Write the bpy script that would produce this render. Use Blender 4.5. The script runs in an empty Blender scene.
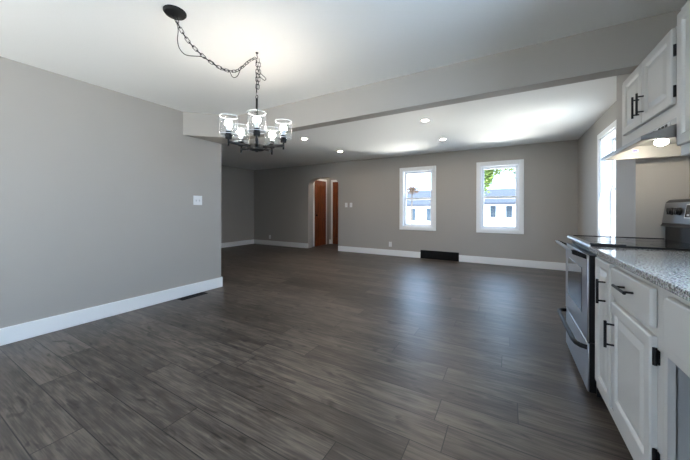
import bpy, bmesh, math, random
from mathutils import Vector, Matrix
random.seed(7)
S = bpy.context.scene
COL = S.collection
R = math.radians

# ---------------------------------------------------------------- camera
cam = bpy.data.cameras.new('camera')
cam_o = bpy.data.objects.new('camera', cam); COL.objects.link(cam_o)
cam.sensor_width = 36.0
cam.lens = 284.367 / 690 * 36
cam.shift_y = -20.41 / 690
cam.clip_start = 0.02
cam_o.matrix_world = (Matrix.Translation((0, 0, 1.135)) @ Matrix.Rotation(R(29.874), 4, 'Z')
                      @ Matrix.Rotation(R(90), 4, 'X') @ Matrix.Rotation(R(0.123), 4, 'Z'))
S.camera = cam_o

# ---------------------------------------------------------------- sky, sun, exposure
w = bpy.data.worlds.new('sky'); S.world = w; w.use_nodes = True
bg = w.node_tree.nodes['Background']
bg.inputs['Color'].default_value = (0.44, 0.67, 1.0, 1)
bg.inputs['Strength'].default_value = 7.0
sun = bpy.data.lights.new('sun', 'SUN'); sun.energy = 14.0; sun.angle = R(0.6); sun.color = (1, .95, .86)
so = bpy.data.objects.new('sun', sun); COL.objects.link(so)
so.rotation_euler = Vector((-0.20, 0.60, -1.0)).to_track_quat('-Z', 'Y').to_euler()

def portal(loc, rot, sx, sy):
    l = bpy.data.lights.new('window_portal', 'AREA'); l.shape = 'RECTANGLE'; l.size = sx; l.size_y = sy
    l.cycles.is_portal = True
    o = bpy.data.objects.new('window_portal', l); COL.objects.link(o); o.location = loc; o.rotation_euler = rot
portal((-1.868, 6.90, 1.4), (R(-90), 0, 0), .72, 1.35)
portal((-0.164, 6.90, 1.4), (R(-90), 0, 0), .72, 1.35)
portal((1.28, 4.85, 1.42), (R(90), 0, R(90)), .72, 1.4)
def area_lamp(name, loc, rot, sx, sy, watts, col):
    l = bpy.data.lights.new(name, 'AREA'); l.shape = 'RECTANGLE'; l.size = sx; l.size_y = sy; l.energy = watts; l.color = col
    o = bpy.data.objects.new(name, l); COL.objects.link(o); o.location = loc; o.rotation_euler = rot
area_lamp('patio_door_daylight', (-2.25, -2.2, 1.1), (R(90), 0, 0), 1.7, 2.0, 16, (1.0, .95, .88))

area_lamp('patio_fill', (-1.25, -2.85, -.02), (R(152), 0, R(38)), 1.5, 1.0, 210, (1.0, .95, .88))  # added fill lamp standing in for sunlit ground, brightens the dining ceiling
area_lamp('side_window_fill', (4.6, 5.3, -.35), Vector((-.92, -.08, .42)).to_track_quat('-Z', 'Y').to_euler(), 2.6, 1.3, 190, (1.0, .96, .86))  # unseen lamp added in place of ground bounce to lift the living ceiling
area_lamp('far_window_fill', (-.9, 10.8, -.65), Vector((0, -.9, .45)).to_track_quat('-Z', 'Y').to_euler(), 5.0, 1.1, 820, (1.0, .95, .87))  # added lamp below the sills, acts as sunlit ground for the living ceiling
area_lamp('sink_window_daylight', (1.30, .75, 1.575), (R(90), 0, R(90)), .86, .82, 68, (.55, .75, 1.0))
vs = S.view_settings
vs.view_transform = 'Standard'; vs.look = 'None'; vs.gamma = 1; vs.use_curve_mapping = False
vs.exposure = 0.6
S.cycles.max_bounces = 10
S.cycles.diffuse_bounces = 6
S.cycles.transparent_max_bounces = 16
S.cycles.caustics_reflective = False
S.cycles.caustics_refractive = False
S.cycles.sample_clamp_indirect = 6.0

# ---------------------------------------------------------------- materials
def mat(name, col, rough=.5, metal=0.0, spec=.5, noise=0, nscale=60, bump=0, bscale=200, coat=0, emit=None, estr=0):
    m = bpy.data.materials.new(name); m.use_nodes = True
    nt = m.node_tree; b = nt.nodes['Principled BSDF']
    b.inputs['Base Color'].default_value = (*col, 1); b.inputs['Roughness'].default_value = rough
    b.inputs['Metallic'].default_value = metal; b.inputs['Specular IOR Level'].default_value = spec
    b.inputs['Coat Weight'].default_value = coat
    geo = nt.nodes.new('ShaderNodeNewGeometry')
    if noise:
        n = nt.nodes.new('ShaderNodeTexNoise'); n.inputs['Scale'].default_value = nscale; n.inputs['Detail'].default_value = 4
        nt.links.new(geo.outputs['Position'], n.inputs['Vector'])
        mx = nt.nodes.new('ShaderNodeMix'); mx.data_type = 'RGBA'
        mx.inputs['A'].default_value = (*[c * (1 - noise) for c in col], 1)
        mx.inputs['B'].default_value = (*[min(1, c * (1 + noise)) for c in col], 1)
        nt.links.new(n.outputs['Fac'], mx.inputs['Factor']); nt.links.new(mx.outputs['Result'], b.inputs['Base Color'])
    if bump:
        n2 = nt.nodes.new('ShaderNodeTexNoise'); n2.inputs['Scale'].default_value = bscale; n2.inputs['Detail'].default_value = 3
        nt.links.new(geo.outputs['Position'], n2.inputs['Vector'])
        bp = nt.nodes.new('ShaderNodeBump'); bp.inputs['Strength'].default_value = bump; bp.inputs['Distance'].default_value = .01
        nt.links.new(n2.outputs['Fac'], bp.inputs['Height']); nt.links.new(bp.outputs['Normal'], b.inputs['Normal'])
    if emit:
        b.inputs['Emission Color'].default_value = (*emit, 1); b.inputs['Emission Strength'].default_value = estr
    return m

def glass_mat(name, tint, white=0.0, rough=0.02, ior=1.45, gloss=None):
    m = bpy.data.materials.new(name); m.use_nodes = True; nt = m.node_tree
    for n in list(nt.nodes): nt.nodes.remove(n)
    out = nt.nodes.new('ShaderNodeOutputMaterial')
    t = nt.nodes.new('ShaderNodeBsdfTransparent'); t.inputs['Color'].default_value = (*tint, 1)
    g = nt.nodes.new('ShaderNodeBsdfGlossy'); g.inputs['Roughness'].default_value = rough
    fr = nt.nodes.new('ShaderNodeFresnel'); ge = nt.nodes.new('ShaderNodeNewGeometry'); mr = nt.nodes.new('ShaderNodeMapRange')
    mr.inputs['To Min'].default_value = ior; mr.inputs['To Max'].default_value = 1 / ior   # same reflectance on both faces of the pane
    nt.links.new(ge.outputs['Backfacing'], mr.inputs['Value']); nt.links.new(mr.outputs[0], fr.inputs['IOR'])
    mx = nt.nodes.new('ShaderNodeMixShader')
    mx.inputs[0].default_value = gloss or 0
    if gloss is None: nt.links.new(fr.outputs[0], mx.inputs[0])
    nt.links.new(t.outputs[0], mx.inputs[1]); nt.links.new(g.outputs[0], mx.inputs[2])
    last = mx
    if white:
        d = nt.nodes.new('ShaderNodeBsdfTranslucent'); d.inputs['Color'].default_value = (.95, .97, 1, 1)
        m2 = nt.nodes.new('ShaderNodeMixShader'); m2.inputs[0].default_value = white
        nt.links.new(mx.outputs[0], m2.inputs[1]); nt.links.new(d.outputs[0], m2.inputs[2]); last = m2
    nt.links.new(last.outputs[0], out.inputs['Surface'])
    return m

def floor_mat():
    m = bpy.data.materials.new('vinyl_plank'); m.use_nodes = True; nt = m.node_tree; L = nt.links
    b = nt.nodes['Principled BSDF']
    geo = nt.nodes.new('ShaderNodeNewGeometry'); sp = nt.nodes.new('ShaderNodeSeparateXYZ'); L.new(geo.outputs['Position'], sp.inputs[0])
    def M(op, a, c=None, d=None):
        n = nt.nodes.new('ShaderNodeMath'); n.operation = op
        for i, v in enumerate((a, c, d)):
            if v is None: continue
            if isinstance(v, (int, float)): n.inputs[i].default_value = v
            else: L.new(v, n.inputs[i])
        return n.outputs[0]
    W, Ln = .193, 1.42
    ry = M('DIVIDE', M('ADD', sp.outputs['Y'], 20 + .045), W); row = M('FLOOR', ry)
    wn = nt.nodes.new('ShaderNodeTexWhiteNoise'); wn.noise_dimensions = '1D'; L.new(row, wn.inputs['W'])
    cx = M('DIVIDE', M('ADD', M('ADD', sp.outputs['X'], 30), M('MULTIPLY', wn.outputs['Value'], Ln)), Ln); colm = M('FLOOR', cx)
    cmb = nt.nodes.new('ShaderNodeCombineXYZ'); L.new(row, cmb.inputs[0]); L.new(colm, cmb.inputs[1])
    w2 = nt.nodes.new('ShaderNodeTexWhiteNoise'); w2.noise_dimensions = '2D'; L.new(cmb.outputs[0], w2.inputs['Vector'])
    # grain, shifted plank by plank
    off = M('MULTIPLY', w2.outputs['Value'], 37.0)
    def grain(sx, sy, det, dist):
        c = nt.nodes.new('ShaderNodeCombineXYZ')
        L.new(M('MULTIPLY', M('ADD', sp.outputs['X'], off), sx), c.inputs[0]); L.new(M('MULTIPLY', M('ADD', sp.outputs['Y'], off), sy), c.inputs[1]); L.new(off, c.inputs[2])
        n = nt.nodes.new('ShaderNodeTexNoise'); n.inputs['Scale'].default_value = 1; n.inputs['Detail'].default_value = det; n.inputs['Distortion'].default_value = dist
        L.new(c.outputs[0], n.inputs['Vector']); return n.outputs['Fac']
    g1 = grain(2.2, 34, 6, .9); g2 = grain(3.6, 20, 4, .8); g3 = grain(6, 150, 3, .2); g4 = grain(5, 15, 2, .8)
    knot = M('MAXIMUM', M('MULTIPLY', M('SUBTRACT', g4, .61), 5.0), 0)
    t = M('ADD', M('ADD', M('MULTIPLY', g1, .55), M('MULTIPLY', g2, .55)), M('ADD', M('MULTIPLY', g3, .46), M('MULTIPLY', w2.outputs['Value'], .20)))
    t = M('SUBTRACT', t, M('MULTIPLY', knot, .40))
    t = M('ADD', M('MULTIPLY', M('SUBTRACT', t, .84), 1.9), .5)
    cr = nt.nodes.new('ShaderNodeValToRGB'); L.new(t, cr.inputs[0])
    e = cr.color_ramp.elements
    e[0].position = 0; e[0].color = (.020, .0145, .0115, 1); e[1].position = 1; e[1].color = (.155, .126, .104, 1)
    k = e.new(.5); k.color = (.066, .0525, .043, 1)
    fy = M('FRACT', ry); fx = M('FRACT', cx)
    dy = M('MULTIPLY', M('MINIMUM', fy, M('SUBTRACT', 1, fy)), W); dx = M('MULTIPLY', M('MINIMUM', fx, M('SUBTRACT', 1, fx)), Ln)
    ed = M('MINIMUM', dx, dy)
    seam = M('LESS_THAN', ed, .0024)
    mx = nt.nodes.new('ShaderNodeMix'); mx.data_type = 'RGBA'; L.new(seam, mx.inputs['Factor']); L.new(cr.outputs[0], mx.inputs['A']); mx.inputs['B'].default_value = (.014, .012, .011, 1)
    L.new(mx.outputs['Result'], b.inputs['Base Color'])
    L.new(M('ADD', M('MULTIPLY', g1, .18), .32), b.inputs['Roughness'])
    b.inputs['Specular IOR Level'].default_value = .56
    bp = nt.nodes.new('ShaderNodeBump'); bp.inputs['Strength'].default_value = .18; bp.inputs['Distance'].default_value = .003
    L.new(M('SUBTRACT', M('ADD', M('MULTIPLY', g1, .6), M('MULTIPLY', g3, .4)), M('MULTIPLY', seam, 1.2)), bp.inputs['Height']); L.new(bp.outputs[0], b.inputs['Normal'])
    return m

def granite_mat():
    m = bpy.data.materials.new('granite'); m.use_nodes = True; nt = m.node_tree; L = nt.links; b = nt.nodes['Principled BSDF']
    geo = nt.nodes.new('ShaderNodeNewGeometry')
    n = nt.nodes.new('ShaderNodeTexNoise'); n.inputs['Scale'].default_value = 150; n.inputs['Detail'].default_value = 5; L.new(geo.outputs['Position'], n.inputs['Vector'])
    v = nt.nodes.new('ShaderNodeTexVoronoi'); v.inputs['Scale'].default_value = 300; L.new(geo.outputs['Position'], v.inputs['Vector'])
    cr = nt.nodes.new('ShaderNodeValToRGB'); L.new(n.outputs['Fac'], cr.inputs[0]); e = cr.color_ramp.elements
    e[0].position = .33; e[0].color = (.035, .03, .027, 1); e[1].position = .62; e[1].color = (.52, .50, .47, 1)
    k = e.new(.45); k.color = (.25, .225, .195, 1)
    mx = nt.nodes.new('ShaderNodeMix'); mx.data_type = 'RGBA'; mx.blend_type = 'OVERLAY'; mx.inputs['Factor'].default_value = .55
    L.new(cr.outputs[0], mx.inputs['A']); L.new(v.outputs['Color'], mx.inputs['B'])
    hs = nt.nodes.new('ShaderNodeHueSaturation'); hs.inputs['Saturation'].default_value = .3; L.new(mx.outputs['Result'], hs.inputs['Color'])
    L.new(hs.outputs[0], b.inputs['Base Color']); b.inputs['Roughness'].default_value = .1
    return m

def wood_mat():
    m = bpy.data.materials.new('stained_wood'); m.use_nodes = True; nt = m.node_tree; L = nt.links; b = nt.nodes['Principled BSDF']
    geo = nt.nodes.new('ShaderNodeNewGeometry'); mp = nt.nodes.new('ShaderNodeMapping'); mp.inputs['Scale'].default_value = (30, 30, 2.0)
    L.new(geo.outputs['Position'], mp.inputs[0])
    n = nt.nodes.new('ShaderNodeTexNoise'); n.inputs['Scale'].default_value = 1; n.inputs['Detail'].default_value = 5; n.inputs['Distortion'].default_value = .6
    L.new(mp.outputs[0], n.inputs['Vector'])
    cr = nt.nodes.new('ShaderNodeValToRGB'); L.new(n.outputs['Fac'], cr.inputs[0]); e = cr.color_ramp.elements
    e[0].position = .3; e[0].color = (.10, .022, .007, 1); e[1].position = .7; e[1].color = (.30, .080, .024, 1)
    L.new(cr.outputs[0], b.inputs['Base Color']); b.inputs['Roughness'].default_value = .3; b.inputs['Coat Weight'].default_value = .8; b.inputs['Coat Roughness'].default_value = .06
    return m

def siding_mat():
    m = bpy.data.materials.new('lap_siding'); m.use_nodes = True; nt = m.node_tree; b = nt.nodes['Principled BSDF']
    b.inputs['Base Color'].default_value = (.62, .62, .62, 1); b.inputs['Roughness'].default_value = .7
    geo = nt.nodes.new('ShaderNodeNewGeometry')
    wv = nt.nodes.new('ShaderNodeTexWave'); wv.bands_direction = 'Z'; wv.wave_profile = 'SAW'; wv.inputs['Scale'].default_value = 1.6
    nt.links.new(geo.outputs['Position'], wv.inputs['Vector'])
    bp = nt.nodes.new('ShaderNodeBump'); bp.inputs['Strength'].default_value = .5; bp.inputs['Distance'].default_value = .02
    nt.links.new(wv.outputs['Fac'], bp.inputs['Height']); nt.links.new(bp.outputs[0], b.inputs['Normal'])
    return m

WALL = mat('wall_paint', (.395, .370, .336), .62, spec=.35, noise=.02, nscale=3, bump=.06, bscale=260)
CREAM = WALL
CEIL = mat('ceiling_paint', (.82, .82, .80), .8, spec=.2, bump=.10, bscale=90)
TRIM = mat('white_trim_paint', (.86, .86, .85), .35, noise=.01)
VINYL = mat('white_vinyl', (.87, .88, .90), .35)
CAB = mat('cabinet_paint', (.58, .56, .525), .38, noise=.01, nscale=8)
CABIN = mat('cabinet_interior', (.40, .395, .385), .5)
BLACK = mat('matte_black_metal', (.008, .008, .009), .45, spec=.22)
IRON = mat('dark_bronze', (.009, .0085, .0085), .55, spec=.25)
BLKPL = mat('black_enamel', (.010, .010, .011), .3, spec=.28)
BLKGL = mat('black_glass', (.012, .013, .015), .04, spec=.7)
STEEL = mat('brushed_steel', (.55, .56, .58), .28, metal=1.0, noise=.05, nscale=120)
STEELD = mat('hood_steel', (.42, .42, .42), .34, metal=1.0, noise=.05, nscale=120)
STEELB = mat('dark_steel', (.26, .265, .27), .3, metal=1.0, noise=.05, nscale=120)
HOODIN = mat('hood_liner', (.40, .39, .365), .45, metal=.2)
PLATE = mat('white_plastic', (.80, .80, .80), .3)
SLOT = mat('dark_slot', (.02, .02, .02), .6)
REG = mat('register_black', (.007, .007, .007), .7, spec=.2)
FLOOR = floor_mat(); GRAN = granite_mat(); WOOD = wood_mat(); SIDE = siding_mat()
PANE = glass_mat('window_glass', (.97, .98, .98))
SHADE = glass_mat('shade_glass', (.96, .975, .99), white=.003, rough=.3, ior=1.16)
RIM = mat('glass_rim', (.62, .65, .68), .15)
BULB = mat('lit_bulb', (1, 1, 1), .3, emit=(1.0, .90, .77), estr=80)
BULBB = mat('bulb_collar', (.85, .85, .86), .35)
LENS = mat('lit_lens', (1, 1, 1), .4, emit=(1.0, .84, .68), estr=310)
HLAMP = mat('lit_hood_lamp', (1, 1, 1), .4, emit=(1.0, .92, .78), estr=110)
DISP = mat('range_display', (.02, .022, .026), .1)
STICK = mat('sticker_white', (.75, .75, .78), .5)
STICKB = mat('sticker_blue', (.10, .12, .45), .5)
ROOFM = mat('grey_shingle', (.028, .032, .042), .9, noise=.25, nscale=9)
GRASS = mat('dry_ground', (.62, .60, .55), .9, noise=.12, nscale=2)
LEAF = mat('leaf_green', (.12, .17, .025), .6, noise=.35, nscale=3)
LEAFB = mat('leaf_rust', (.11, .06, .03), .7, noise=.3, nscale=3)
BARK = mat('bark', (.10, .075, .055), .9, noise=.3, nscale=20)
HGLASS = mat('house_glass', (.02, .03, .04), .1)

# ---------------------------------------------------------------- builders
def B(): return bmesh.new()
def box(bm, x0, x1, y0, y1, z0, z1):
    v = [bm.verts.new(p) for p in ((x0, y0, z0), (x1, y0, z0), (x1, y1, z0), (x0, y1, z0), (x0, y0, z1), (x1, y0, z1), (x1, y1, z1), (x0, y1, z1))]
    for f in ((3, 2, 1, 0), (4, 5, 6, 7), (0, 1, 5, 4), (1, 2, 6, 5), (2, 3, 7, 6), (3, 0, 4, 7)): bm.faces.new([v[i] for i in f])
def prism(bm, pts, ax, a0, a1):
    def P(p, a): return {'X': (a, p[0], p[1]), 'Y': (p[0], a, p[1]), 'Z': (p[0], p[1], a)}[ax]
    A = [bm.verts.new(P(p, a0)) for p in pts]; C = [bm.verts.new(P(p, a1)) for p in pts]; n = len(pts)
    bm.faces.new(A[::-1]); bm.faces.new(C)
    for i in range(n): bm.faces.new((A[i], A[(i + 1) % n], C[(i + 1) % n], C[i]))
def tube(bm, pts, r, seg=8, closed=False, rs=None):
    pts = [Vector(p) for p in pts]; n = len(pts); rings = []; prev = None
    for i, p in enumerate(pts):
        if closed: t = (pts[(i + 1) % n] - pts[i - 1]).normalized()
        else: t = (pts[min(i + 1, n - 1)] - pts[max(i - 1, 0)]).normalized()
        if prev is None:
            a = Vector((0, 0, 1)) if abs(t.z) < .9 else Vector((1, 0, 0)); u = t.cross(a).normalized()
        else:
            u = (prev - t * prev.dot(t)).normalized()
        prev = u; v = t.cross(u); rr = rs[i] if rs else r
        rings.append([bm.verts.new(p + (u * math.cos(2 * math.pi * k / seg) + v * math.sin(2 * math.pi * k / seg)) * rr) for k in range(seg)])
    for i in range(n if closed else n - 1):
        a, b = rings[i], rings[(i + 1) % n]
        for k in range(seg): bm.faces.new((a[k], a[(k + 1) % seg], b[(k + 1) % seg], b[k]))
    if not closed: bm.faces.new(rings[0][::-1]); bm.faces.new(rings[-1])
def cyl(bm, p0, p1, r, seg=20, r1=None): tube(bm, [p0, p1], r, seg, rs=[r, r if r1 is None else r1])
def lathe(bm, prof, c, seg=28, closed=False):
    rings = []
    for r, z in prof:
        if r < 1e-6: rings.append([bm.verts.new((c[0], c[1], c[2] + z))])
        else: rings.append([bm.verts.new((c[0] + r * math.cos(2 * math.pi * k / seg), c[1] + r * math.sin(2 * math.pi * k / seg), c[2] + z)) for k in range(seg)])
    for i in range(len(rings) if closed else len(rings) - 1):
        a, b = rings[i], rings[(i + 1) % len(rings)]
        for k in range(seg):
            k2 = (k + 1) % seg
            if len(a) == 1 and len(b) == 1: continue
            if len(a) == 1: bm.faces.new((a[0], b[k2], b[k]))
            elif len(b) == 1: bm.faces.new((a[k], a[k2], b[0]))
            else: bm.faces.new((a[k], a[k2], b[k2], b[k]))
def oriented_box(bm, p0, p1, hw, hz):
    p0, p1 = Vector(p0), Vector(p1); t = (p1 - p0).normalized(); s = Vector((-t.y, t.x, 0)).normalized() * hw; z = Vector((0, 0, hz))
    v = [bm.verts.new(q) for q in (p0 - s - z, p1 - s - z, p1 + s - z, p0 + s - z, p0 - s + z, p1 - s + z, p1 + s + z, p0 + s + z)]
    for f in ((3, 2, 1, 0), (4, 5, 6, 7), (0, 1, 5, 4), (1, 2, 6, 5), (2, 3, 7, 6), (3, 0, 4, 7)): bm.faces.new([v[i] for i in f])

def wloc(o):
    p = Vector((0, 0, 0))
    while o: p = p + o.location; o = o.parent
    return p
def obj(name, bm, m, parent=None, bevel=0, smooth=True):
    bmesh.ops.recalc_face_normals(bm, faces=bm.faces)
    if parent is not None: bmesh.ops.translate(bm, verts=bm.verts, vec=-wloc(parent))
    me = bpy.data.meshes.new(name); bm.to_mesh(me); bm.free(); me.materials.append(m)
    if smooth:
        me.polygons.foreach_set('use_smooth', [True] * len(me.polygons)); me.set_sharp_from_angle(angle=R(35))
    o = bpy.data.objects.new(name, me); COL.objects.link(o); o.parent = parent
    if bevel:
        b = o.modifiers.new('bevel', 'BEVEL'); b.width = bevel; b.segments = 2; b.limit_method = 'ANGLE'; b.angle_limit = R(40)
    return o
def bxo(name, d, m, parent=None, bevel=0):
    bm = B(); box(bm, *d); return obj(name, bm, m, parent, bevel)
def tag(o, label=None, cat=None, group=None, kind=None):
    for k, v in (('label', label), ('category', cat), ('group', group), ('kind', kind)):
        if v: o[k] = v
    return o
def thing(name, label, cat, loc=(0, 0, 0), group=None, kind=None):
    o = bpy.data.objects.new(name, None); COL.objects.link(o); o.location = loc; o.empty_display_size = .1
    return tag(o, label, cat, group, kind)
def struct(name, bm, m, label, cat, bevel=0): return tag(obj(name, bm, m, None, bevel), label, cat, kind='structure')
def copy_tree(o, parent=None):
    c = o.copy(); COL.objects.link(c)
    if parent: c.parent = parent
    for ch in list(o.children): copy_tree(ch, c)
    return c

# ---------------------------------------------------------------- room shell
XL, XR, YF, YB, YBK = -3.657, 1.11, 6.683, 2.604, 2.732
ZC, ZL, ZB = 2.40, 2.437, 2.097
bm = B(); box(bm, -7.5, 1.3, -2.2, 8.1, -.12, 0)
struct('floor', bm, FLOOR, 'dark grey brown wood plank floor running through both rooms', 'floor')
bm = B(); box(bm, -3.80, 1.26, -2.15, YB, ZC, ZC + .15)
struct('ceiling', bm, CEIL, 'white ceiling above the hanging chandelier', 'ceiling')
bm = B(); box(bm, -7.47, 1.26, YB, YF + .2, ZL, ZL + .13)
struct('ceiling_living', bm, CEIL, 'white ceiling with the recessed lights beyond the beam', 'ceiling')
# beam with a 45 degree corner at the dining wall
bm = B(); prism(bm, [(-3.657, 2.147), (-3.657, YBK), (XR, YBK), (XR, YB), (-3.195, YB)], 'Z', ZB, ZL + .05)
struct('beam', bm, WALL, 'grey painted ceiling beam between the two rooms with an angled corner', 'beam')
bm = B(); box(bm, XL - .14, XL, -2.15, 2.716, 0, ZL)
struct('wall_left', bm, WALL, 'grey dining wall carrying the double light switch', 'wall')
bm = B(); box(bm, -7.47, XL - .14, 2.58, 2.716, 0, ZL)
struct('wall_living_near', bm, WALL, 'grey living room wall behind the dining wall', 'wall')
bm = B(); box(bm, -7.47, -7.322, 2.716, YF, 0, ZL)
struct('wall_living_left', bm, WALL, 'grey end wall of the living room', 'wall')

TW = .2
def wall_with_holes(bm, u0, u1, z1, holes, place):
    """boxes around rectangular holes (ua, ub, za, zb), ordered along u; place(ua, ub, za, zb) adds a box"""
    u = u0
    for a, b, za, zb in holes:
        place(u, a, 0, z1)
        if za > 0: place(a, b, 0, za)
        place(a, b, zb, z1); u = b
    place(u, u1, 0, z1)
# far wall: arch opening, two windows
AX0, AX1, AS, AT = -5.078, -4.052, 1.80, 2.055
WIN = [(-2.30, -1.435), (-.595, .267)]
CW, WZ0, WZ1 = .072, .652, 2.146
bm = B()
def pf(a, b, za, zb): box(bm, a, b, YF, YF + TW, za, zb)
pf(-7.47, AX0, 0, ZL)
arc = []
for i in range(25):
    t = math.pi * (1 - i / 24); c_ = math.cos(t); s_ = math.sin(t)
    arc.append(((AX0 + AX1) / 2 + (AX1 - AX0) / 2 * math.copysign(abs(c_) ** .8, c_), AS + (AT - AS) * abs(s_) ** .8))
prism(bm, [(AX0, AS)] + arc[1:-1] + [(AX1, AS), (AX1, ZL), (AX0, ZL)], 'Y', YF, YF + TW)
wall_with_holes(bm, AX1, XR + .15, ZL, [(a + CW, b - CW, WZ0 + CW, WZ1 - CW) for a, b in WIN], pf)
struct('wall_far', bm, WALL, 'grey wall with an arched opening and two windows', 'wall')
# right wall with living window, sink window
bm = B()
def pr_(a, b, za, zb): box(bm, XR, XR + .15, a, b, za, zb)
RW = (4.415, 5.282, .652, 2.196); SW = (.25, 1.25, 1.10, 2.05)
wall_with_holes(bm, -2.15, YF, ZL, [(SW[0] + CW, SW[1] - CW, SW[2] + CW, SW[3] - CW), (RW[0] + CW, RW[1] - CW, RW[2] + CW, RW[3] - CW)], pr_)
struct('wall_right', bm, WALL, 'grey wall behind the kitchen cabinets', 'wall')
bm = B()
def pb(a, b, za, zb): box(bm, a, b, -2.15, -2.0, za, zb)
BW = (-3.15, -1.35, .02, 2.12)
wall_with_holes(bm, XL, XR, ZC, [(BW[0] + CW, BW[1] - CW, 0.0, BW[3] - CW)], pb)
struct('wall_back', bm, WALL, 'grey wall behind the viewpoint with a glazed patio door', 'wall')
SX, SY0, SY1 = .835, 2.962, 3.405
bm = B(); box(bm, SX, XR, SY0, SY1, 0, ZL)
struct('wall_stub', bm, WALL, 'short thick wall stub ending the kitchen beside the range', 'wall')
# hallway beyond the arch
HX0, HX1, HY = -5.16, -3.6, 7.95
bm = B(); box(bm, HX0 - .1, HX0, YF + TW, HY + .1, 0, ZL); box(bm, HX1, HX1 + .1, YF + TW, HY + .1, 0, ZL); box(bm, HX0, HX1, HY, HY + .1, 0, ZL)
struct('wall_hall', bm, WALL, 'hallway walls seen through the arched opening', 'wall')
bm = B(); box(bm, HX0 - .1, HX1 + .1, YF + TW, HY + .1, ZL, ZL + .1)
struct('ceiling_hall', bm, CEIL, 'hallway ceiling beyond the arched opening', 'ceiling')

BH, BT = .142, .016
def baseboard(name, boxes, label):
    bm = B()
    for x0, x1, y0, y1 in boxes:
        box(bm, x0, x1, y0, y1, 0, BH)
    struct(name, bm, TRIM, label, 'baseboard', bevel=.004)
baseboard('baseboard_left', [(XL, XL + BT, -2, 2.732), (XL - .14, XL, 2.716, 2.732)], 'white baseboard along the dining wall')
baseboard('baseboard_far', [(-7.322, AX0, YF - BT, YF), (AX1, -1.785, YF - BT, YF), (-.941, XR, YF - BT, YF)], 'white baseboard under the two windows and the arch wall')
baseboard('baseboard_living', [(-7.322, -7.322 + BT, 2.716, YF - BT)], 'white baseboard of the living room end wall')
baseboard('baseboard_right', [(XR - BT, XR, SY1 + BT, YF - BT), (SX, XR, SY1, SY1 + BT), (SX - BT, SX, SY0 + .01, SY1 + BT)], 'white baseboard beyond the wall stub')
baseboard('baseboard_hall', [(HX0, HX0 + BT, YF + TW, 6.90), (-5.16, -5.09, HY - BT, HY)], 'white baseboard inside the hallway')

# windows ------------------------------------------------------------------
def window(name, label, u0, u1, z0, z1, face, axis, sgn, depth, hung=True, dl=.062, du=.10, th=.035, st=.048):
    """face: coordinate of the inner wall face, sgn: outward direction along axis ('X'/'Y')"""
    o = thing(name, label, 'window', (0, 0, 0), kind='structure')
    c = ((u0 + u1) / 2, face) if axis == 'Y' else (face, (u0 + u1) / 2)
    o.location = (c[0], c[1], z0)
    def bx(bm, ua, ub, da, db, za, zb):
        a, b = sorted((face + sgn * da, face + sgn * db))
        if axis == 'Y': box(bm, ua, ub, a, b, za, zb)
        else: box(bm, a, b, ua, ub, za, zb)
    def ring(bm, ua, ub, za, zb, t, da, db):
        bx(bm, ua, ua + t, da, db, za, zb); bx(bm, ub - t, ub, da, db, za, zb)
        bx(bm, ua + t, ub - t, da, db, za, za + t); bx(bm, ua + t, ub - t, da, db, zb - t, zb)
    bm = B(); ring(bm, u0, u1, z0, z1, CW, -.02, 0); obj('casing', bm, TRIM, o, .004)
    a, b, p, q = u0 + CW, u1 - CW, z0 + CW, z1 - CW
    bm = B(); ring(bm, a, b, p, q, .022, 0, depth); obj('jamb', bm, VINYL, o)
    a += .022; b -= .022; p += .022; q -= .022
    m_ = (p + q) / 2
    if hung:
        for nm, za, zb, d in (('lower_sash', p, m_ + .026, dl), ('upper_sash', m_ - .026, q, du)):
            bm = B(); ring(bm, a, b, za, zb, st, d, d + th); s = obj(nm, bm, VINYL, o, .003)
            bm = B(); bx(bm, a + .04, b - .04, d + .015, d + .019, za + .04, zb - .04); obj('pane', bm, PANE, s, smooth=False)
        bm = B(); bx(bm, (a + b) / 2 - .03, (a + b) / 2 + .03, .045, .06, m_ + .005, m_ + .022); obj('sash_lock', bm, VINYL, o, .002)
    else:
        mid = (a + b) / 2
        for ua, ub, d in ((a, mid + .03, .05), (mid - .03, b, .09)):
            bm = B(); ring(bm, ua, ub, p, q, .06, d, d + .04); s = obj('sash', bm, VINYL, o, .003)
            bm = B(); bx(bm, ua + .05, ub - .05, d + .015, d + .02, p + .05, q - .05); obj('pane', bm, PANE, s, smooth=False)
    return o
window('window_1', 'white sash window nearer the arched opening', *WIN[0], WZ0, WZ1, YF, 'Y', 1, .18)
window('window_2', 'white sash window nearer the kitchen, trees and a house outside', *WIN[1], WZ0, WZ1, YF, 'Y', 1, .18)
window('window_3', 'bright window on the side wall beyond the range hood', *RW, XR, 'X', 1, .15, dl=.105, du=.126, th=.022, st=.032)
window('window_4', 'small kitchen window over the sink cabinet', *SW, XR, 'X', 1, .14)
window('window_5', 'glazed sliding patio door behind the viewpoint', BW[0], BW[1], BW[2], BW[3], -2.0, 'Y', -1, .14, hung=False)

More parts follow.
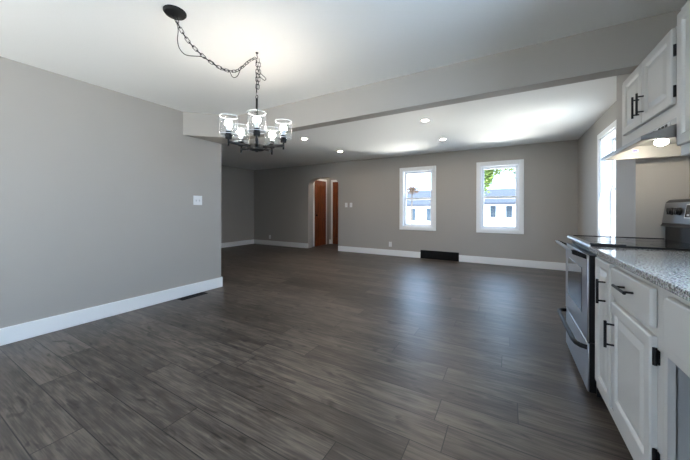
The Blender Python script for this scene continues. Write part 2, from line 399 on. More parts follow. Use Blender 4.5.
# doors --------------------------------------------------------------------
def door(name, label, u0, u1, face, axis, sgn, knob_u, zt=2.04):
    """door leaf on a wall whose visible face is at 'face', sgn: direction the door faces"""
    o = thing(name, label, 'door', kind='structure'); mid = (u0 + u1) / 2
    o.location = (face, mid, 0) if axis == 'X' else (mid, face, 0)
    def bx(bm, ua, ub, da, db, za, zb):
        a, b = sorted((face + sgn * da, face + sgn * db))
        if axis == 'X': box(bm, a, b, ua, ub, za, zb)
        else: box(bm, ua, ub, a, b, za, zb)
    bm = B(); c = .07
    bx(bm, u0 - c, u0, 0, .018, 0, zt + c); bx(bm, u1, u1 + c, 0, .018, 0, zt + c); bx(bm, u0, u1, 0, .018, zt, zt + c)
    obj('casing', bm, TRIM, o, .004)
    st = .1
    bm = B(); bx(bm, u0, u1, .0, .006, .005, zt)
    for za, zb in ((.005, .22), (.86, 1.02), (zt - .13, zt)): bx(bm, u0 + st, u1 - st, 0, .026, za, zb)
    bx(bm, u0, u0 + st, 0, .026, .005, zt); bx(bm, u1 - st, u1, 0, .026, .005, zt)
    leaf = obj('door_leaf', bm, WOOD, o, .003)
    for za, zb in ((.25, .83), (1.05, zt - .16)):
        bm = B(); bx(bm, u0 + st + .035, u1 - st - .035, .005, .018, za + .01, zb - .01); obj('raised_panel', bm, WOOD, leaf, .004)
    k = Vector((face + sgn * .06, knob_u, .96)) if axis == 'X' else Vector((knob_u, face + sgn * .06, .96))
    bm = B(); bmesh.ops.create_uvsphere(bm, u_segments=14, v_segments=10, radius=.026, matrix=Matrix.Translation(k))
    k2 = Vector(k); k2[0 if axis == 'X' else 1] = face + sgn * .01
    cyl(bm, k2, k, .011, 10); tag(obj('knob', bm, BLACK, leaf), 'black door knob')
door('door_1', 'reddish brown panelled wood door on the hallway side wall', 7.09, 7.70, HX0, 'X', 1, 7.15)
door('door_2', 'reddish brown wood door on the hallway end wall', -5.02, -4.30, HY, 'Y', -1, -4.37)

# ---------------------------------------------------------------- kitchen: cabinets
XFU, XFB = .757, .452     # face frames of wall and base cabinets
def panel_front(bm, xf, th, y0, y1, z0, z1, raised=True, st=.058):
    """door or drawer front facing -X; front plane at xf, thickness th"""
    def loop(i, x): return [bm.verts.new((x, y, z)) for y, z in ((y0 + i, z0 + i), (y1 - i, z0 + i), (y1 - i, z1 - i), (y0 + i, z1 - i))]
    seq = [(0, xf + th), (0, xf + .005), (.003, xf + .0015), (.006, xf)]
    if raised: seq += [(st - .012, xf), (st - .006, xf + .003), (st, xf + .011), (st + .010, xf + .011), (st + .034, xf + .002), (st + .038, xf + .0015)]
    else: seq += [(.012, xf)]
    Ls = [loop(*s) for s in seq]
    bm.faces.new(Ls[0][::-1])
    for a, b in zip(Ls, Ls[1:]):
        for k in range(4): bm.faces.new((a[k], a[(k + 1) % 4], b[(k + 1) % 4], b[k]))
    bm.faces.new(Ls[-1])
def bar_pull(parent, x, y, z, vertical=True, L_=.14, post=.096):
    bm = B(); so = .032; d = Vector((0, 0, 1)) if vertical else Vector((0, 1, 0)); c = Vector((x - so, y, z))
    cyl(bm, c - d * L_ / 2, c + d * L_ / 2, .006, 12)
    for s in (-1, 1):
        p = c + d * s * post / 2; cyl(bm, p, p + Vector((so, 0, 0)), .0045, 10)
    return tag(obj('bar_pull', bm, BLACK, parent), 'matte black bar pull')
def hinge(parent, x, y, z):
    bm = B(); cyl(bm, (x - .010, y, z - .030), (x - .010, y, z + .030), .0065, 10); box(bm, x - .004, x - .0004, y - .012, y + .001, z - .024, z + .024)
    return tag(obj('hinge', bm, BLACK, parent), 'black hinge')
def carcass(bm, y0, y1, z0, z1, xf, xb=XR, t=.018):
    box(bm, xf + .019, xb, y0, y0 + t, z0, z1); box(bm, xf + .019, xb, y1 - t, y1, z0, z1)
    box(bm, xf + .019, xb, y0 + t, y1 - t, z0, z0 + t); box(bm, xf + .019, xb, y0 + t, y1 - t, z1 - t, z1)
    box(bm, xb - .008, xb, y0 + t, y1 - t, z0 + t, z1 - t)
def frame(bm, y0, y1, z0, z1, xf, s0, s1, rails):
    box(bm, xf, xf + .019, y0, y0 + s0, z0, z1); box(bm, xf, xf + .019, y1 - s1, y1, z0, z1)
    for a, b in rails: box(bm, xf, xf + .019, y0 + s0, y1 - s1, a, b)

XBK = XR - .002
# -- base: narrow pull-out cabinet beside the range
y0, y1 = 1.845, 2.192
t = thing('base_cabinet', 'narrow white base cabinet with one tall door beside the range', 'cabinet', (XFB, (y0 + y1) / 2, 0), 'white base cabinets')
bm = B(); carcass(bm, y0, y1, .10, .888, XFB, XBK); obj('carcass', bm, CAB, t)
bm = B(); frame(bm, y0, y1, .10, .888, XFB, .03, .06, [(.10, .14), (.85, .888)]); obj('face_frame', bm, CAB, t)
d = B(); panel_front(d, XFB - .021, .020, 1.862, 2.128, .165, .868, st=.05); d = obj('door', d, CAB, t, smooth=False)
bar_pull(d, XFB - .021, 1.925, .717, L_=.125)
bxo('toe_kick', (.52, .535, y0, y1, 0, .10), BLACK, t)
# -- base: drawer over door
y0, y1 = 1.36, 1.844
t = thing('base_cabinet', 'white base cabinet with a drawer above a hinged door', 'cabinet', (XFB, (y0 + y1) / 2, 0), 'white base cabinets')
bm = B(); carcass(bm, y0, y1, .10, .888, XFB, XBK); obj('carcass', bm, CAB, t)
bm = B(); frame(bm, y0, y1, .10, .888, XFB, .045, .03, [(.10, .20), (.69, .735), (.85, .888)]); obj('face_frame', bm, CAB, t)
d = B(); panel_front(d, XFB - .021, .020, 1.400, 1.836, .722, .862, raised=False); d = obj('drawer', d, CAB, t, .004, smooth=False)
bar_pull(d, XFB - .021, 1.60, .805, vertical=False)
d = B(); panel_front(d, XFB - .021, .020, 1.400, 1.836, .19, .694); d = obj('door', d, CAB, t, smooth=False)
bar_pull(d, XFB - .021, 1.785, .548, L_=.125)
for z in (.627, .275): hinge(t, XFB, 1.393, z)
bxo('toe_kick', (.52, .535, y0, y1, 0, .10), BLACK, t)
# -- base: sink cabinet without its door
y0, y1 = .45, 1.359
t = thing('base_cabinet', 'white base cabinet with an open front under a blank panel', 'cabinet', (XFB, (y0 + y1) / 2, 0), 'white base cabinets')
bm = B(); carcass(bm, y0, y1, .10, .888, XFB, XBK); obj('carcass', bm, CABIN, t)
bm = B(); frame(bm, y0, y1, .10, .888, XFB, .04, .028, [(.10, .16), (.655, .71), (.85, .888)]); box(bm, XFB, XFB + .019, .87, .93, .16, .655); obj('face_frame', bm, CAB, t)
d = B(); panel_front(d, XFB - .021, .020, .52, 1.288, .70, .862, raised=False); obj('blank_panel', d, CAB, t, .004, smooth=False)
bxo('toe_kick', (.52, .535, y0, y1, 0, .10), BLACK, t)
# -- countertop
bm = B(); box(bm, .418, XR - .002, .43, 2.196, .89, .92)
tag(obj('countertop', bm, GRAN, None, .004), 'speckled grey granite countertop on the white base cabinets', 'countertop')

# -- wall cabinet over the hood
y0, y1, z0, z1 = 2.097, 2.955, 1.622, 2.095
t = thing('wall_cabinet', 'white two-door wall cabinet above the range hood', 'cabinet', (XFU, (y0 + y1) / 2, z0), 'white wall cabinets')
bm = B(); carcass(bm, y0, y1, z0, z1, XFU, XBK); obj('carcass', bm, CAB, t)
bm = B(); frame(bm, y0, y1, z0, z1, XFU, .03, .07, [(z0, z0 + .07), (z1 - .03, z1)]); obj('face_frame', bm, CAB, t)
for a, b, hy, py in ((2.140, 2.517, 2.128, 2.485), (2.523, 2.868, None, 2.556)):
    d = B(); panel_front(d, XFU - .021, .020, a, b, 1.687, 2.085); d = obj('door', d, CAB, t, smooth=False)
    bar_pull(d, XFU - .021, py, 1.805)
    if hy:
        for z in (1.753, 1.965): hinge(t, XFU, hy, z)
# -- taller wall cabinet nearer the viewpoint
y0, y1, z0, z1 = 1.27, 2.095, 1.41, 2.155
t = thing('wall_cabinet', 'taller white wall cabinet hanging lower beside the range hood', 'cabinet', (XFU, (y0 + y1) / 2, z0), 'white wall cabinets')
bm = B(); carcass(bm, y0, y1, z0, z1, XFU, XBK); obj('carcass', bm, CAB, t)
bm = B(); frame(bm, y0, y1, z0, z1, XFU, .04, .04, [(z0, z0 + .06), (z1 - .06, z1)]); obj('face_frame', bm, CAB, t)
for a, b in ((1.28, 1.680), (1.686, 2.085)):
    d = B(); panel_front(d, XFU - .021, .020, a, b, 1.462, 2.125); d = obj('door', d, CAB, t, smooth=False)
    bar_pull(d, XFU - .021, 1.725 if a > 1.5 else 1.65, 1.57)

# ---------------------------------------------------------------- range hood
HY0, HY1 = 2.10, 2.852
t = thing('range_hood', 'stainless range hood with a lit lamp under the two-door wall cabinet', 'range hood', (.9, (HY0 + HY1) / 2, 1.510), None)
sec = [(.757, 1.620), (.757, 1.582), (.612, 1.530), (.612, 1.510)]
bm = B()
def shell(ya, yb):
    prism(bm, [(.757, 1.620), (.757, 1.582), (.612, 1.530), (.612, 1.510), (1.105, 1.510), (1.105, 1.620)], 'Y', ya, yb)
shell(HY0, HY0 + .012); 
box(bm, .757, 1.105, HY0 + .012, HY1 - .012, 1.606, 1.620)
prism(bm, [(.757, 1.606), (.757, 1.582), (.612, 1.530), (.612, 1.510), (.624, 1.510), (.624, 1.523), (.769, 1.575), (.769, 1.606)], 'Y', HY0 + .012, HY1 - .012)
box(bm, 1.093, 1.105, HY0 + .012, HY1 - .012, 1.510, 1.606)
obj('canopy', bm, STEELD, t, smooth=False)
bm = B(); shell(HY1 - .012, HY1); e = obj('end_panel', bm, HOODIN, t, smooth=False)
bxo('filter', (.79, 1.09, HY0 + .02, HY1 - .02, 1.596, 1.603), mat('filter_mesh', (.5, .5, .5), .4, metal=.9, noise=.3, nscale=300), t)
bm = B(); box(bm, .7535, .757, 2.20, 2.36, 1.588, 1.612); cp = obj('control_panel', bm, STEEL, t, .001)
for y in (2.24, 2.28, 2.32): tag(bxo('rocker_switch', (.751, .7538, y - .013, y + .013, 1.593, 1.607), BLACK, cp), 'black rocker switch')
for y in (2.43, 2.53, 2.63): tag(bxo('vent_slot', (.7555, .7575, y - .035, y + .035, 1.590, 1.610), SLOT, t), 'dark vent slot')
bm = B(); bmesh.ops.create_uvsphere(bm, u_segments=18, v_segments=10, radius=1, matrix=Matrix.Translation((.84, 2.56, 1.566)) @ Matrix.Diagonal((.032, .034, .022, 1)))
tag(obj('lamp', bm, HLAMP, t), 'lit hood lamp')
bm = B(); box(bm, .78, .815, HY1 - .0135, HY1 - .012, 1.556, 1.577); k = obj('sticker', bm, STICK, t)
tag(k, 'small white and blue sticker'); bxo('sticker_mark', (.786, .809, HY1 - .0142, HY1 - .0135, 1.560, 1.571), STICKB, k)

# ---------------------------------------------------------------- range
RY0, RY1 = 2.203, 2.955
t = thing('kitchen_range', 'stainless and black electric range with glass cooktop beside the wall stub', 'range', (.74, (RY0 + RY1) / 2, 0))
bm = B(); box(bm, .457, 1.09, RY0, RY1, .03, .903)
for x in (.52, 1.03):
    for y in (RY0 + .05, RY1 - .05): cyl(bm, (x, y, 0), (x, y, .031), .018, 12)
tag(obj('body', bm, BLKPL, t, .003), 'black enamel range body')
# oven door
bm = B(); box(bm, .412, .422, RY0 + .006, RY1 - .006, .342, .862); od = obj('oven_door', bm, STEEL, t, .003)
tag(bxo('door_core', (.421, .456, RY0 + .004, RY1 - .004, .340, .864), BLKPL, od, .004), 'black edge of the oven door')
tag(bxo('door_window', (.4095, .4125, RY0 + .15, RY1 - .13, .475, .765), BLKGL, od, .001), 'dark glass oven window')
bm = B(); ya, yb = RY0 + .03, RY1 - .02
prism(bm, [(.338, .884), (.346, .862), (.360, .858), (.356, .886)], 'Y', ya, yb); hb = obj('handle', bm, STEEL, od, .003)
for y in (ya, yb - .03):
    bm = B(); prism(bm, [(.345, .861), (.415, .835), (.415, .862), (.357, .888), (.340, .886)], 'Y', y - .002, y + .032); tag(obj('bracket', bm, BLKPL, hb, .003), 'black handle bracket')
# drawer
bm = B(); box(bm, .415, .424, RY0 + .006, RY1 - .006, .045, .332); dr = obj('storage_drawer', bm, STEEL, t, .003)
tag(bxo('drawer_core', (.423, .456, RY0 + .004, RY1 - .004, .043, .334), BLKPL, dr, .004), 'black edge of the storage drawer')
bm = B(); zc = .312
tube(bm, [(.414, RY0 + .012, zc - .004), (.385, RY0 + .022, zc - .002), (.366, RY0 + .05, zc), (.360, RY0 + .1, zc), (.358, (RY0 + RY1) / 2, zc), (.360, RY1 - .1, zc), (.366, RY1 - .05, zc), (.385, RY1 - .022, zc), (.414, RY1 - .012, zc)], .014, 12)
tag(obj('drawer_handle', bm, BLACK, dr), 'black curved drawer handle')
# front trim strip and cooktop
bm = B(); prism(bm, [(.457, .890), (.428, .900), (.420, .912), (.426, .926), (.457, .928)], 'Y', RY0 + .004, RY1); obj('front_trim', bm, STEELD, t, .002)
ck = bxo('cooktop', (.445, .985, RY0 + .006, RY1 - .006, .903, .927), BLKGL, t, .003)
for (cx_, cy_, r) in ((.58, 2.40, .10), (.58, 2.76, .085), (.83, 2.40, .085), (.83, 2.76, .10)):
    bm = B(); lathe(bm, [(r, .9268), (r, .9274), (r - .003, .9274), (r - .003, .9268)], (cx_, cy_, 0), 40, closed=True); obj('burner_ring', bm, mat('burner_mark', (.09, .09, .095), .2), ck)
bm = B(); box(bm, .428, .985, RY0, RY0 + .010, .900, .931); tag(obj('side_trim', bm, BLKPL, t, .002), 'black cooktop edge trim')
bm = B(); box(bm, .43, .985, RY1 - .008, RY1, .903, .931); tag(obj('side_trim', bm, BLKPL, t, .002), 'black cooktop edge trim')
bm = B(); box(bm, .425, .585, RY0 + .002, RY0 + .022, .928, .938); tag(obj('corner_guard', bm, BLKPL, t, .003), 'black raised guard on the cooktop corner')
# backguard
bm = B(); box(bm, .99, 1.09, RY0, RY1, .903, 1.03); tag(obj('riser', bm, BLKPL, t, .004), 'black backguard riser')
bm = B(); prism(bm, [(.958, 1.02), (.970, 1.035), (.990, 1.19), (1.01, 1.212), (1.09, 1.212), (1.09, 1.02)], 'Y', RY0, RY1); bgd = obj('backguard', bm, BLKPL, t, .012)
tilt = lambda z: .968 + (z - 1.035) * .129
bm = B(); prism(bm, [(tilt(1.045) - .004, 1.045), (tilt(1.188) - .004, 1.188), (tilt(1.188) + .01, 1.188), (tilt(1.045) + .01, 1.045)], 'Y', RY0 + .02, RY1 - .02); cpn = obj('control_panel', bm, STEELB, bgd, .004)
for y in (2.805, 2.708, 2.36, 2.27):
    z = 1.128; bm = B(); x = tilt(z) - .004
    cyl(bm, (x, y, z), (x - .012, y, z), .027, 20, .025); cyl(bm, (x - .012, y, z), (x - .026, y, z - .002), .020, 20, .018)
    box(bm, x - .029, x - .012, y - .005, y + .005, z - .021, z + .021)
    tag(obj('knob', bm, BLKPL, cpn, .001), 'black burner knob')
def slab(nm, ya, yb, za, zb, dx, m, p):
    bm = B(); prism(bm, [(tilt(za) - dx, za), (tilt(zb) - dx, zb), (tilt(zb), zb), (tilt(za), za)], 'Y', ya, yb); return obj(nm, bm, m, p)
fr = slab('display_frame', 2.43, 2.642, 1.085, 1.175, .0055, PLATE, cpn); slab('display', 2.436, 2.636, 1.091, 1.169, .0065, DISP, cpn)
for i in range(4): slab('button', 2.45 + i * .045, 2.48 + i * .045, 1.098, 1.112, .0075, mat('button_grey', (.25, .25, .26), .4), cpn)

# ---------------------------------------------------------------- chandelier
HKX, HKY = -1.762, 1.635
CX, CY = -1.855, 1.036
t = thing('chandelier', 'black five-light chandelier with clear glass shades hanging on a swagged chain', 'chandelier', (HKX, HKY, 1.60))
bm = B(); lathe(bm, [(0, 0), (.066, 0), (.066, -.008), (.058, -.018), (.02, -.026), (.012, -.034), (0, -.036)], (CX, CY, ZC), 36); obj('canopy', bm, IRON, t)
bm = B(); lathe(bm, [(0, 0), (.011, 0), (.011, -.004), (.004, -.008), (.003, -.03), (0, -.03)], (HKX, HKY, ZC), 14)
tube(bm, [(HKX + .010 * math.sin(a), HKY, ZC - .038 + .010 * math.cos(a)) for a in [k * .5 for k in range(11)]], .0022, 6); obj('ceiling_hook', bm, IRON, t)
swag = [(-1.855, 1.038, 2.366), (-1.851, 1.066, 2.31), (-1.845, 1.113, 2.252), (-1.835, 1.171, 2.213), (-1.825, 1.237, 2.180), (-1.814, 1.315, 2.160), (-1.802, 1.398, 2.160), (-1.792, 1.462, 2.184), (-1.783, 1.521, 2.248), (-1.776, 1.573, 2.310), (-1.768, 1.625, 2.356)]
drop = [(HKX, HKY, 2.352), (HKX, HKY, 2.055)]
def resample(pts, step):
    pts = [Vector(p) for p in pts]; out = [pts[0]]; acc = 0
    for a, b in zip(pts, pts[1:]):
        L_ = (b - a).length; s = step - acc
        while s <= L_: out.append(a.lerp(b, s / L_)); s += step
        acc = L_ - (s - step)
    return out
def chain(bm, path, pitch=.030):
    P_ = resample(path, pitch)
    for i, (a, b) in enumerate(zip(P_, P_[1:])):
        ax = (b - a).normalized(); up = Vector((0, 0, 1)) if abs(ax.z) < .9 else Vector((1, 0, 0)); s = ax.cross(up).normalized()
        ang = R(45) if i % 2 else R(-45); s = Matrix.Rotation(ang, 3, ax) @ s; c = (a + b) / 2
        hl, hw = pitch * .66, .0095; loop = []
        for k in range(14):
            th = 2 * math.pi * k / 14; loop.append(c + ax * (math.cos(th) * hw + math.copysign(hl - hw, math.cos(th))) + s * math.sin(th) * hw)
        tube(bm, loop, .0021, 6, closed=True)
bm = B(); chain(bm, swag); obj('swag_chain', bm, IRON, t)
bm = B(); chain(bm, drop); chain(bm, [(HKX + .012, HKY + .012, 2.350), (HKX + .016, HKY + .014, 2.25), (HKX + .004, HKY + .006, 2.10)]); obj('drop_chain', bm, IRON, t)
# electric cord woven through the chain, with loose loops
def smooth(pts, n=6):
    pts = [Vector(p) for p in pts]; out = []
    for i in range(len(pts) - 1):
        p0, p1, p2, p3 = pts[max(i - 1, 0)], pts[i], pts[i + 1], pts[min(i + 2, len(pts) - 1)]
        for k in range(n):
            u = k / n; out.append(.5 * ((2 * p1) + (p2 - p0) * u + (2 * p0 - 5 * p1 + 4 * p2 - p3) * u * u + (3 * p1 - p0 - 3 * p2 + p3) * u ** 3))
    return out + [pts[-1]]
cord = [(-1.855, 1.038, 2.366), (-1.858, 1.058, 2.30), (-1.868, 1.060, 2.235), (-1.868, 1.075, 2.185), (-1.858, 1.115, 2.160), (-1.836, 1.20, 2.185), (-1.825, 1.237, 2.180), (-1.818, 1.29, 2.172), (-1.814, 1.34, 2.150), (-1.802, 1.40, 2.162),
        (-1.796, 1.430, 2.128), (-1.79, 1.468, 2.150), (-1.785, 1.50, 2.225), (-1.778, 1.56, 2.305), (-1.768, 1.622, 2.345), (-1.760, 1.632, 2.30), (-1.745, 1.645, 2.245), (-1.705, 1.668, 2.20), (-1.700, 1.672, 2.185), (-1.715, 1.665, 2.180), (-1.748, 1.645, 2.215), (-1.768, 1.632, 2.24), (-1.762, 1.632, 2.16), (-1.766, 1.632, 2.06)]
bm = B(); tube(bm, smooth(cord), .0024, 6); obj('cord', bm, IRON, t)
bm = B(); cyl(bm, (HKX, HKY, 1.63), (HKX, HKY, 2.03), .0085, 16)
tube(bm, [(HKX + .012 * math.cos(a), HKY, 2.042 + .014 * math.sin(a)) for a in [2 * math.pi * k / 12 for k in range(12)]], .003, 6, closed=True); obj('stem', bm, IRON, t)
bm = B(); lathe(bm, [(0, .062), (.018, .06), (.020, .054), (.052, .052), (.055, .047), (.055, .010), (.046, .010), (.012, .006), (.010, -.004), (0, -.006)], (HKX, HKY, 1.604), 30); obj('hub', bm, IRON, t)
ang0 = math.atan2(-HKY, -HKX); AR = .216
for k in range(5):
    a = ang0 + k * 2 * math.pi / 5; dx, dy = math.cos(a), math.sin(a); ex, ey = HKX + dx * AR, HKY + dy * AR
    bm = B(); oriented_box(bm, (HKX + dx * .04, HKY + dy * .04, 1.640), (ex, ey, 1.650), .0105, .0095)
    arm = obj('arm', bm, IRON, t, .002)
    bm = B(); cyl(bm, (ex, ey, 1.618), (ex, ey, 1.70), .007, 14)
    lathe(bm, [(0, 1.675), (.022, 1.675), (.024, 1.680), (.024, 1.697), (.029, 1.700), (.029, 1.701), (.021, 1.702), (.021, 1.730), (0, 1.730)], (ex, ey, 0), 22); obj('socket', bm, IRON, arm)
    bm = B(); rr = .067
    lathe(bm, [(.020, 1.702), (rr - .006, 1.702), (rr, 1.710), (rr, 1.844), (rr - .004, 1.844), (rr - .004, 1.714), (rr - .008, 1.709), (.020, 1.709)], (ex, ey, 0), 36, closed=True)
    sh = obj('glass_shade', bm, SHADE, t)
    for nm, z, r in (('top_rim', 1.844, rr - .002), ('bottom_rim', 1.706, rr - .004)):
        bm = B(); tube(bm, [(ex + r * math.cos(q), ey + r * math.sin(q), z) for q in [2 * math.pi * i / 36 for i in range(36)]], .0022, 6, closed=True); obj(nm, bm, RIM, sh)
    bm = B(); lathe(bm, [(0, 1.735), (.013, 1.735), (.015, 1.742), (.0155, 1.75), (.017, 1.757), (.023, 1.768), (.0245, 1.772), (0, 1.772)], (ex, ey, 0), 20); cb = obj('bulb', bm, BULBB, t)
    bm = B(); lathe(bm, [(0, 1.771), (.0235, 1.772), (.0265, 1.781), (.0272, 1.790), (.0255, 1.800), (.019, 1.810), (.010, 1.815), (0, 1.8165)], (ex, ey, 0), 20); tag(obj('globe', bm, BULB, cb), 'glowing bulb globe')

# ---------------------------------------------------------------- recessed lights
pos = [(-3.262, 4.168, 'lit recessed ceiling light seen just beside the chandelier shades'),
       (-3.262, 5.456, 'lit recessed ceiling light closest to the arched opening'),
       (-1.052, 4.168, 'lit recessed ceiling light nearest the middle of the beam and its underside'),
       (-1.052, 5.456, 'lit recessed ceiling light in front of the wall between the two windows')]
proto = None
for x, y, lab in pos:
    if proto is None:
        proto = o = thing('recessed_light', lab, 'ceiling light', (x, y, ZL), 'recessed living room lights')
        bm = B(); lathe(bm, [(.043, 0), (.064, 0), (.064, -.004), (.06, -.006), (.043, -.004)], (x, y, ZL), 32, closed=True); obj('trim_ring', bm, PLATE, o)
        bm = B(); lathe(bm, [(0, -.003), (.043, -.003), (.043, -.0005), (0, -.0005)], (x, y, ZL), 32); obj('lens', bm, LENS, o)
    else:
        o = copy_tree(proto); o.location = (x, y, ZL); o['label'] = lab

o = thing('hall_fill_lamp', 'added unseen fill lamp in the hallway above the reddish wood doors', 'ceiling light', (-4.5, 7.35, ZL))  # invented fixture, out of view, added to light the hall doors
bm = B(); lathe(bm, [(0, 0), (.10, 0), (.10, -.02), (0, -.02)], (-4.5, 7.35, ZL), 28); obj('base', bm, PLATE, o)
bm = B(); lathe(bm, [(.09, -.02), (.085, -.05), (.05, -.075), (0, -.082)], (-4.5, 7.35, ZL), 28); obj('diffuser', bm, mat('fill_diffuser', (1, 1, 1), .4, emit=(1, .93, .84), estr=40), o)
# ---------------------------------------------------------------- plates, outlets, registers
def plate(name, label, cat, c, axis, sgn, wd, ht, kind, n=1, group=None):
    """wall plate centred at c on a wall; faces sgn along axis"""
    o = thing(name, label, cat, c, group)
    def bx(bm, ua, ub, da, db, za, zb):
        i = 0 if axis == 'X' else 1; a, b = sorted((c[i] + sgn * da, c[i] + sgn * db)); ua += c[1 - i]; ub += c[1 - i]
        if axis == 'X': box(bm, a, b, ua, ub, c[2] + za, c[2] + zb)
        else: box(bm, ua, ub, a, b, c[2] + za, c[2] + zb)
    bm = B(); bx(bm, -wd / 2, wd / 2, 0, .006, -ht / 2, ht / 2); obj('cover_plate', bm, PLATE, o, .002)
    for k in range(n):
        u = (k - (n - 1) / 2) * .046
        if kind == 'toggle':
            bm = B(); bx(bm, u - .005, u + .005, .006, .016, -.002, .012); obj('toggle', bm, PLATE, o, .001)
            bm = B(); bx(bm, u - .006, u + .006, .0055, .0066, -.013, .013); tag(obj('toggle_slot', bm, mat('slot_grey', (.35, .35, .36), .5), o), 'grey toggle slot')
        else:
            for z in (-.02, .02):
                bm = B(); bx(bm, u - .016, u + .016, .006, .008, z - .014, z + .014); s = obj('socket', bm, PLATE, o, .002)
                bm = B()
                for q in (-.006, .006): bx(bm, u + q - .0012, u + q + .0012, .0078, .0084, z - .003, z + .006)
                bx(bm, u - .002, u + .002, .0078, .0084, z - .010, z - .006); tag(obj('slots', bm, SLOT, s), 'dark socket slots')
    return o
plate('light_switch', 'white double toggle switch plate on the dining wall', 'light switch', (XL, 2.35, 1.256), 'X', 1, .125, .125, 'toggle', 2)
plate('light_switch', 'white switch plate on the arch wall, first beside the arched opening', 'light switch', (-3.797, YF, 1.258), 'Y', -1, .075, .12, 'toggle', 1, 'switches beside the arch')
plate('light_switch', 'white switch plate on the arch wall, second from the arched opening', 'light switch', (-3.652, YF, 1.258), 'Y', -1, .075, .12, 'toggle', 1, 'switches beside the arch')
plate('wall_outlet', 'white wall outlet low under the window nearer the arch', 'outlet', (-2.537, YF, .278), 'Y', -1, .075, .12, 'socket', 1, 'wall outlets')
plate('wall_outlet', 'white wall outlet low on the dim wall between room corner and arch', 'outlet', (-6.60, YF, .258), 'Y', -1, .075, .12, 'socket', 1, 'wall outlets')
# floor register
o = thing('floor_register', 'black slotted floor register beside the dining baseboard', 'vent', (-3.565, 2.23, 0))
bm = B(); x0, x1, y0, y1 = -3.622, -3.512, 2.06, 2.405
box(bm, x0, x1, y0, y0 + .014, 0, .005); box(bm, x0, x1, y1 - .014, y1, 0, .005); box(bm, x0, x0 + .014, y0, y1, 0, .005); box(bm, x1 - .014, x1, y0, y1, 0, .005); obj('frame', bm, REG, o)
bm = B(); n = 18
for i in range(n):
    y = y0 + .018 + (y1 - y0 - .036) * (i + .5) / n; box(bm, x0 + .012, x1 - .012, y - .005, y + .005, 0.0015, .004)
obj('grille', bm, REG, o); bxo('duct', (x0 + .012, x1 - .012, y0 + .012, y1 - .012, .0004, .001), SLOT, o)
# return air grille in the baseboard
o = thing('return_air_grille', 'wide black return air grille set into the baseboard between the windows', 'vent', (-1.363, YF, 0))
x0, x1, zt = -1.785, -.941, .193
bm = B(); box(bm, x0, x1, YF - .020, YF, 0.0, .022); box(bm, x0, x1, YF - .020, YF, zt - .022, zt); box(bm, x0, x0 + .022, YF - .02, YF, .022, zt - .022); box(bm, x1 - .022, x1, YF - .02, YF, .022, zt - .022); obj('frame', bm, REG, o, .002)
bm = B()
for i in range(9):
    z = .03 + i * .0165; prism(bm, [(YF - .017, z - .004), (YF - .004, z + .006), (YF - .003, z + .004), (YF - .016, z - .006)], 'X', x0 + .02, x1 - .02)
for k in range(1, 4): x = x0 + (x1 - x0) * k / 4; box(bm, x - .003, x + .003, YF - .014, YF - .003, .02, zt - .02)
obj('louvres', bm, REG, o, smooth=False); bxo('duct', (x0 + .02, x1 - .02, YF - .0025, YF - .0005, .02, zt - .02), SLOT, o)

# ---------------------------------------------------------------- outdoors
bm = B(); box(bm, -70, 70, -60, 90, -1.7, -1.5)
struct('ground', bm, GRASS, 'pale sunlit ground outside the windows', 'ground')
bm = B(); box(bm, -60, 60, 22, 29, -1.5, -1.46)
struct('street', bm, mat('asphalt', (.42, .42, .43), .9, noise=.15, nscale=4), 'pale grey street between the houses', 'street')
def house(x0, x1, y0, y1, ze, zr, label, wins, doorx=None):
    o = thing('house', label, 'house', ((x0 + x1) / 2, y0, -1.5), 'houses across the street')
    bm = B(); box(bm, x0, x1, y0, y1, -1.5, ze); obj('wall', bm, SIDE, o)
    bm = B(); ym = (y0 + y1) / 2; prism(bm, [(y0 - .5, ze - .1), (ym, zr), (y1 + .5, ze - .1), (y1 + .5, ze - .3), (ym, zr - .22), (y0 - .5, ze - .3)], 'X', x0 - .5, x1 + .5); obj('roof', bm, ROOFM, o)
    for wx, wz, ww, wh in wins:
        bm = B(); box(bm, wx - ww / 2 - .1, wx + ww / 2 + .1, y0 - .05, y0, wz - .1, wz + wh + .1); f_ = obj('window', bm, TRIM, o)
        bxo('pane', (wx - ww / 2, wx + ww / 2, y0 - .07, y0 - .045, wz, wz + wh), HGLASS, f_)
    if doorx is not None: bxo('door', (doorx - .5, doorx + .5, y0 - .06, y0, -1.2, .95), TRIM, o, .02)
    bm = B(); box(bm, x0 + .8, x0 + 1.5, ym - .3, ym + .3, ze, zr + .8); obj('chimney', bm, mat('brick_red', (.25, .11, .08), .9, noise=.3, nscale=5), o)
house(-5.2, 5.0, 36, 44, 2.05, 3.75, 'white bungalow with a grey roof outside the window nearer the kitchen', [(-3.3, .3, .6, 1.3), (-1.49, .3, .6, 1.3), (.07, .3, .6, 1.3), (1.9, .3, .6, 1.3)], -.75)
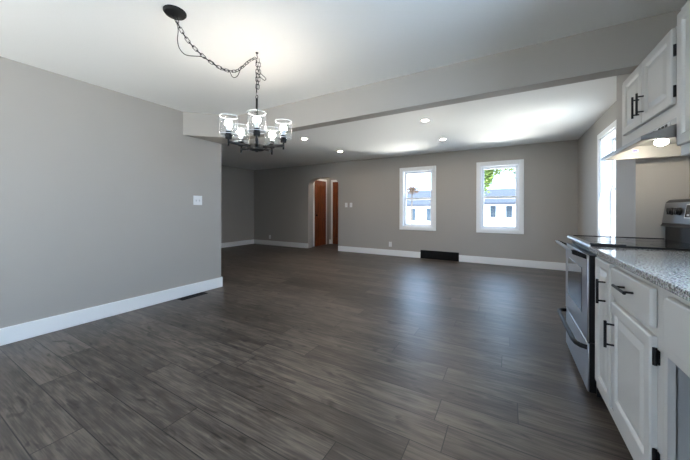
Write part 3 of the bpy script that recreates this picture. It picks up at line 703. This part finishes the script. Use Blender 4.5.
house(-16.5, -7.9, 37, 45, 1.9, 3.9, 'white house with a low grey roof outside the window nearer the arch', [(-12.1, -.3, .7, 1.6), (-10.9, -.3, .7, 1.6), (-8.8, -.3, .7, 1.6)])
def tree(x, y, zc, rx, rz, n, leaf, label, lm, rt, ox=0):
    o = thing('tree', label, 'tree', (x, y, -1.5), 'trees outside the windows')
    bm = B(); tube(bm, [(x, y, -1.5), (x + .05, y, zc - rz * .6), (x, y + .05, zc)], rt, 10, rs=[rt, rt * .8, rt * .4])
    for k in range(7):
        a = k * 2.4; tube(bm, [(x, y, zc - rz * .7 + k * .05), (x + math.cos(a) * rx * .4, y + math.sin(a) * rx * .4, zc - rz * .2), (x + math.cos(a) * rx * .8, y + math.sin(a) * rx * .8, zc + rz * .15)], rt * .3, 6, rs=[rt * .35, rt * .2, rt * .06])
    obj('trunk', bm, BARK, o)
    bm = B(); rnd = random.Random(int(x * 10) + 99); cl = [(Vector((rnd.gauss(0, .42) * rx, rnd.gauss(0, .42) * rx, rnd.gauss(0, .42) * rz)), rnd.uniform(.22, .4)) for _ in range(26)]
    for i in range(n):
        c, s = cl[i % len(cl)]; p = Vector((x + ox, y, zc)) + c + Vector((rnd.gauss(0, s) * rx * .7, rnd.gauss(0, s) * rx * .7, rnd.gauss(0, s) * rz * .7))
        q = Matrix.Rotation(rnd.uniform(0, 6.3), 3, 'Z') @ Matrix.Rotation(rnd.uniform(-1.1, 1.1), 3, 'X'); l = leaf * rnd.uniform(.7, 1.3)
        vs_ = [bm.verts.new(p + q @ Vector(v) * l) for v in ((-.5, 0, 0), (0, -.28, .06), (.5, 0, 0), (0, .28, .06))]; bm.faces.new(vs_)
    fo = obj('crown', bm, lm, o, smooth=False); return o
tree(-1.16, 14.5, 2.85, .55, .85, 5200, .13, 'leafy green tree outside the window nearer the kitchen, house behind its edge', LEAF, .05, .28)
tree(.62, 17, 3.5, .5, .55, 2200, .13, 'smaller green tree at the upper corner of the kitchen-side window', LEAF, .06, -.25)
tree(-5.42, 18, 2.38, .5, .28, 900, .10, 'sparse rust brown tree outside the window nearer the arch', LEAFB, .05)
